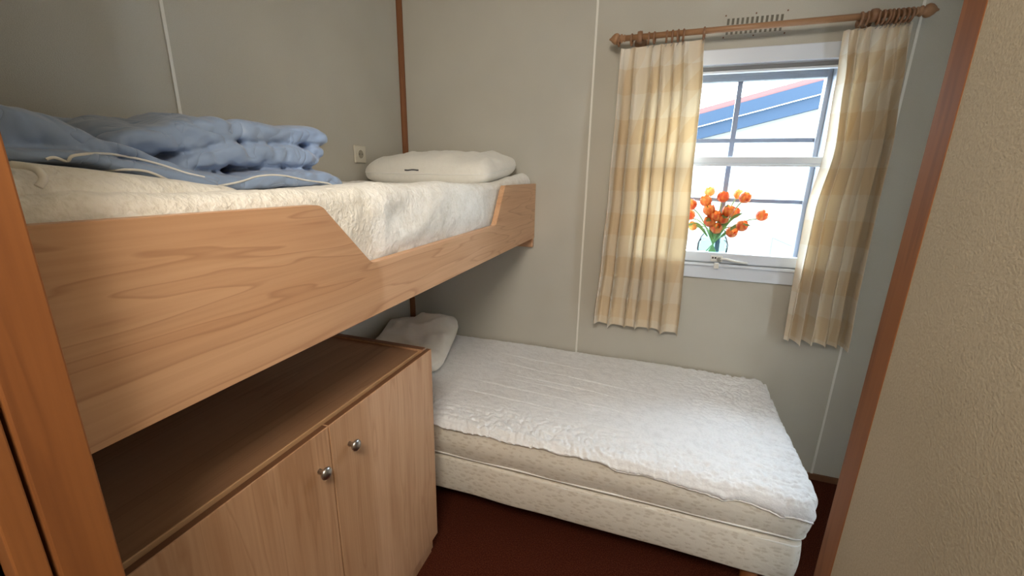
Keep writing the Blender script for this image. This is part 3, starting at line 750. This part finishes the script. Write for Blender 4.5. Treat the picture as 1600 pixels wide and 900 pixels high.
# small hump at the back
join(dv, fold([(108, 190, 260), (130, 181, 262), (165, 181, 262), (190, 190, 262), (205, 205, 260)], -1.05, -1.34, 17.0, X=-1.0))
dt = thing('blue_duvet', (-1.05, 0.65, TZ), 'crumpled pale blue down duvet heaped on the upper bunk', 'duvet')
dvt = BVHTree.FromBMesh(dv)
d_o = obj('duvet_cover', dv, M_duvet, dt, smooth=True)
rm_ = d_o.modifiers.new('skin', 'REMESH'); rm_.mode = 'VOXEL'; rm_.voxel_size = 0.004; rm_.use_smooth_shade = True
sm = d_o.modifiers.new('soft', 'SMOOTH'); sm.iterations = 2; sm.factor = 0.5
bake(d_o); dvt = BVHTree.FromPolygons([v.co-Vector((0, 0, 0)) for v in d_o.data.vertices], [p.vertices for p in d_o.data.polygons])
def pipe_on(pxs):
    pts = []
    for p in smoothline([(a, b, 0) for a, b in pxs], 10):
        q = at(p.x, p.y, 0, XD)
        d = (q-EYE).normalized(); hit = dvt.ray_cast(EYE, d)
        if hit[0] is not None and (not pts or (hit[0]-pts[-1]).length < 0.16): pts.append(hit[0]-d*0.001)
    if len(pts) > 3:
        for _ in range(3): pts = [pts[0]]+[(a+b*2+c)/4 for a, b, c in zip(pts, pts[1:], pts[2:])]+[pts[-1]]
        obj('piping', tube(bmesh.new(), pts, 0.0021, 6), M_pipe, dt, smooth=True)
pipe_on([(72, 249), (85, 246), (105, 252), (115, 243), (160, 240), (205, 246), (250, 257), (290, 270), (320, 277)])
pipe_on([(155, 268), (195, 265), (230, 268), (262, 281), (290, 294), (330, 292), (375, 284), (405, 275), (440, 274), (480, 282), (510, 286), (520, 291), (515, 297)])
pipe_on([(205, 283), (225, 289), (245, 297)])

# ------------------------------------------------------------------ cabinet
CX, CT = -0.677, 0.846
cb = thing('cabinet', (-1.02, 0.68, 0.0), 'low two-door cherry wood cabinet standing under the bunk', 'cabinet')
CY1, CY0 = 1.163, YF+0.006
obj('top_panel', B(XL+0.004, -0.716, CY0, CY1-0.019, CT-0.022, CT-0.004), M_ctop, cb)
obj('top_edging', B(-0.7158, -0.712, CY0, CY1-0.019, CT-0.022, CT-0.003), M_edge, cb, bevel=0.0008)
obj('side_panel', B(XL+0.004, -0.700, CY1-0.018, CY1, 0.0, CT+0.003), M_door, cb, bevel=0.001)
obj('side_panel_cap', B(XL+0.004, -0.7005, CY1-0.0183, CY1+0.0003, CT+0.0031, CT+0.0045), M_dkw, cb)
obj('side_panel', B(XL+0.004, -0.700, CY0, CY0+0.018, 0.0, CT-0.023), M_door, cb, bevel=0.001)
obj('inner_rail', B(-0.730, -0.7005, CY0+0.018, CY1-0.0185, CT-0.085, CT-0.034), M_dkw, cb)  # dark colour stands in for the shade in the gap behind the doors
obj('plinth', B(-0.712, -0.696, CY0, CY1-0.019, 0.0, 0.070), M_door, cb)
obj('divider', B(-1.2, -0.7005, 0.671, 0.689, 0.0, CT-0.08), M_door, cb)
KN = [(0.7415, 0.760), (0.6385, 0.755)]
for (ya, yb), (ky, kz) in zip(((0.6825, CY1+0.001), (CY0, 0.6785)), KN):
    d = obj('door', B(CX-0.017, CX, ya, yb, 0.078, CT+0.001), M_door, cb, bevel=0.0012)
    e = obj('door_edge_band', B(CX-0.0168, CX-0.0028, ya+0.0004, yb-0.0004, CT+0.0011, CT+0.0016), M_dkw, None); e.parent = d; e.location = (0, 0, 0)
    kb = lathe(bmesh.new(), [(0.006, 0), (0.005, 0.010), (0.006, 0.013), (0.0135, 0.017), (0.0155, 0.0205), (0.0140, 0.0245), (0.0085, 0.0275), (0.002, 0.0285)], (CX+0.0005, ky, kz), 'X', 28)
    kn = obj('knob', kb, M_metal, None, smooth=True); kn.parent = d; kn.location = (0, 0, 0)

# ------------------------------------------------------------------ curtain rod, rings, curtains
RY = 2.055
ra, rb = at(976, 60, 1, RY), at(1432, 18, 1, RY)
def rodz(x): return ra.z+(rb.z-ra.z)*(x-ra.x)/(rb.x-ra.x)
rod = thing('curtain_rod', ((ra.x+rb.x)/2, RY, ra.z-0.02), 'turned wooden curtain rod with knob ends above the window', 'curtain rod')
obj('pole', tube(bmesh.new(), [ra, rb], 0.0115, 20), M_rod, rod, smooth=True)
pf = [(0.0115, 0), (0.0145, 0.003), (0.0145, 0.007), (0.010, 0.009), (0.017, 0.014), (0.0175, 0.019), (0.012, 0.023), (0.020, 0.030), (0.0225, 0.037), (0.0205, 0.046), (0.013, 0.056), (0.006, 0.062), (0.003, 0.068)]
obj('finial', lathe(bmesh.new(), pf, (rb.x-0.004, RY, rb.z), 'X', 24), M_rod, rod, smooth=True)
obj('finial', lathe(bmesh.new(), [(r, -h_) for r, h_ in pf], (ra.x+0.004, RY, ra.z), 'X', 24), M_rod, rod, smooth=True)
for bx in (at(1000, 57, 1, RY).x, at(1366, 22, 1, RY).x):
    z = rodz(bx); bm = lathe(bmesh.new(), [(0.022, 0), (0.027, -0.008), (0.024, -0.016), (0.013, -0.024), (0.011, -0.052), (0.016, -0.068)], (bx, YB-0.001, z), 'Y', 24)
    b = obj('bracket', bm, M_ring, rod, smooth=True)
    obj('bracket_cup', lathe(bmesh.new(), [(0.013, -0.011), (0.021, -0.010), (0.0225, 0), (0.021, 0.010), (0.013, 0.011)], (bx, RY, z), 'X', 24), M_ring, rod, smooth=True)
def ring_bm():
    bm = bmesh.new(); R1, r1 = 0.0195, 0.0052
    vs = [[bm.verts.new((r1*math.sin(b)*0.85, (R1+r1*math.cos(b))*math.cos(a), (R1+r1*math.cos(b))*math.sin(a))) for b in [2*math.pi*q/10 for q in range(10)]] for a in [2*math.pi*q/28 for q in range(28)]]
    for i in range(28):
        for j in range(10): bm.faces.new((vs[i][j], vs[(i+1) % 28][j], vs[(i+1) % 28][(j+1) % 10], vs[i][(j+1) % 10]))
    return bm
ring0 = thing('curtain_ring', (0, RY, 2.0), '', 'curtain ring')
ro = bpy.data.objects.new('ring', None)
bpy.data.objects.remove(ro)
r_body = obj('hoop', ring_bm(), M_ring, None, smooth=True); r_body.parent = ring0
r_eye = obj('hook', tube(bmesh.new(), smoothline([(0, 0, -0.023), (0.003, -0.004, -0.028), (0, -0.006, -0.034), (-0.003, -0.002, -0.036)], 4), 0.0013, 6), M_metal, None, smooth=True); r_eye.parent = ring0
pxl = [968, 988, 1014, 1023, 1042, 1051, 1060, 1068, 1100]
pxr = [1347, 1357, 1374, 1381, 1388, 1395, 1402, 1409, 1416, 1424]
first = True
ordn = ['first', 'second', 'third', 'fourth', 'fifth', 'sixth', 'seventh', 'eighth', 'ninth', 'tenth']
for lst, sidew, grp in ((pxl, 'left', 'rings of the left curtain'), (pxr, 'right', 'rings of the right curtain')):
    for q, p in enumerate(lst):
        if first: r = ring0; first = False
        else:
            r = ring0.copy(); COL.objects.link(r)
            for ch in (r_body, r_eye): c = ch.copy(); COL.objects.link(c); c.parent = r
        x = at(p, 40, 1, RY).x if sidew == 'left' else at(p, 20, 1, RY).x
        if sidew == 'left': x = at(p, 55, 1, RY).x
        r.location = (x, RY, rodz(x)-0.0085); r.rotation_euler = (0, 0, math.radians(random.uniform(-9, 9)))
        nm = ordn[q]
        r['label'] = f'dark wooden curtain ring, {nm} from the left on the {sidew} curtain' if p != 1100 else 'single wooden curtain ring apart at the inner edge of the left curtain'
        r['group'] = grp

def curtain(name, label, e_l, e_r, ztop, zbot, folds, seed, depth=0.030, ymid=RY+0.012):
    """e_l / e_r: (z, x) tables for the two vertical edges; folds: fold positions 0..1"""
    bm = bmesh.new(); nu, nv = 260, 110; uvl = bm.loops.layers.uv.new('UVMap'); G = []; UV = {}
    H = ztop-zbot
    for j in range(nv+1):
        v = j/nv; z = ztop-H*v; xl, xr = interp(e_l, z), interp(e_r, z); row = []; arc = 0; last = None
        for i in range(nu+1):
            u = i/nu
            uu = u+0.030*math.sin(9*u+seed)+0.014*math.sin(23*u+seed*2)
            ph = 2*math.pi*folds*(uu+0.045*nz(u*3, v*0.8, seed)*min(1, v*3))
            amp = depth*(0.40+0.60*min(1, v*3))*(0.85+0.9*nz(u*5, seed, v*1.2))
            sharp = math.sin(ph); wv = math.copysign(abs(sharp)**0.75, sharp)
            # pinch pleats in the heading
            pin = math.exp(-(v/0.055)**2)
            y = ymid-amp*wv+0.006*math.sin(ph*2+seed)*(0.3+v)+0.010*nz(u*7, v*4, seed+3)*v
            y = y*(1-pin*0.55)+(ymid-0.004+0.014*math.cos(ph*1.0))*pin*0.55
            x = xl+(xr-xl)*u+0.010*math.cos(ph)*(0.4+0.6*v)
            zz = z-(0.006*math.sin(ph*0.5)**2*(1-v)**14)+0.010*nz(u*6, seed)*v
            zz += 0.014*(u-0.5)*(1-v) if name == 'curtain' else 0
            P = Vector((x, min(y, YB-0.022), zz))
            if last is not None: arc += (P-last).length
            last = P; vt_ = bm.verts.new(P); UV[vt_] = (arc, v*H); row.append(vt_)
        G.append(row)
    for a, b in zip(G, G[1:]):
        for i in range(nu):
            f = bm.faces.new((a[i], a[i+1], b[i+1], b[i]))
            for lp_ in f.loops: lp_[uvl].uv = UV[lp_.vert]
    o = obj(name, bm, M_curt, smooth=True)
    recentre(o); return tag(o, label, 'curtain', 'checked curtains at the window')
def tab(pl, y=2.045): 
    r = [(at(a, b, 1, y).z, at(a, b, 1, y).x) for a, b in pl]; return sorted(r)
curtain('curtain', 'left cream and yellow checked curtain, glowing with window light',
        tab([(970, 72), (962, 180), (950, 300), (938, 400), (924, 503)]), tab([(1103, 58), (1098, 150), (1088, 240), (1076, 380), (1062, 518)]), at(1030, 66, 1, 2.045).z, at(990, 515, 1, 2.045).z, 6.5, 1.3)
curtain('curtain', 'right cream and yellow curtain hanging in deep folds by the wood trim',
        tab([(1324, 38), (1312, 130), (1296, 235), (1266, 330), (1244, 440), (1227, 530)]), tab([(1434, 28), (1418, 130), (1398, 240), (1372, 350), (1350, 450), (1332, 548)]), at(1380, 36, 1, 2.045).z, at(1280, 542, 1, 2.045).z, 5.5, 5.2, depth=0.034)
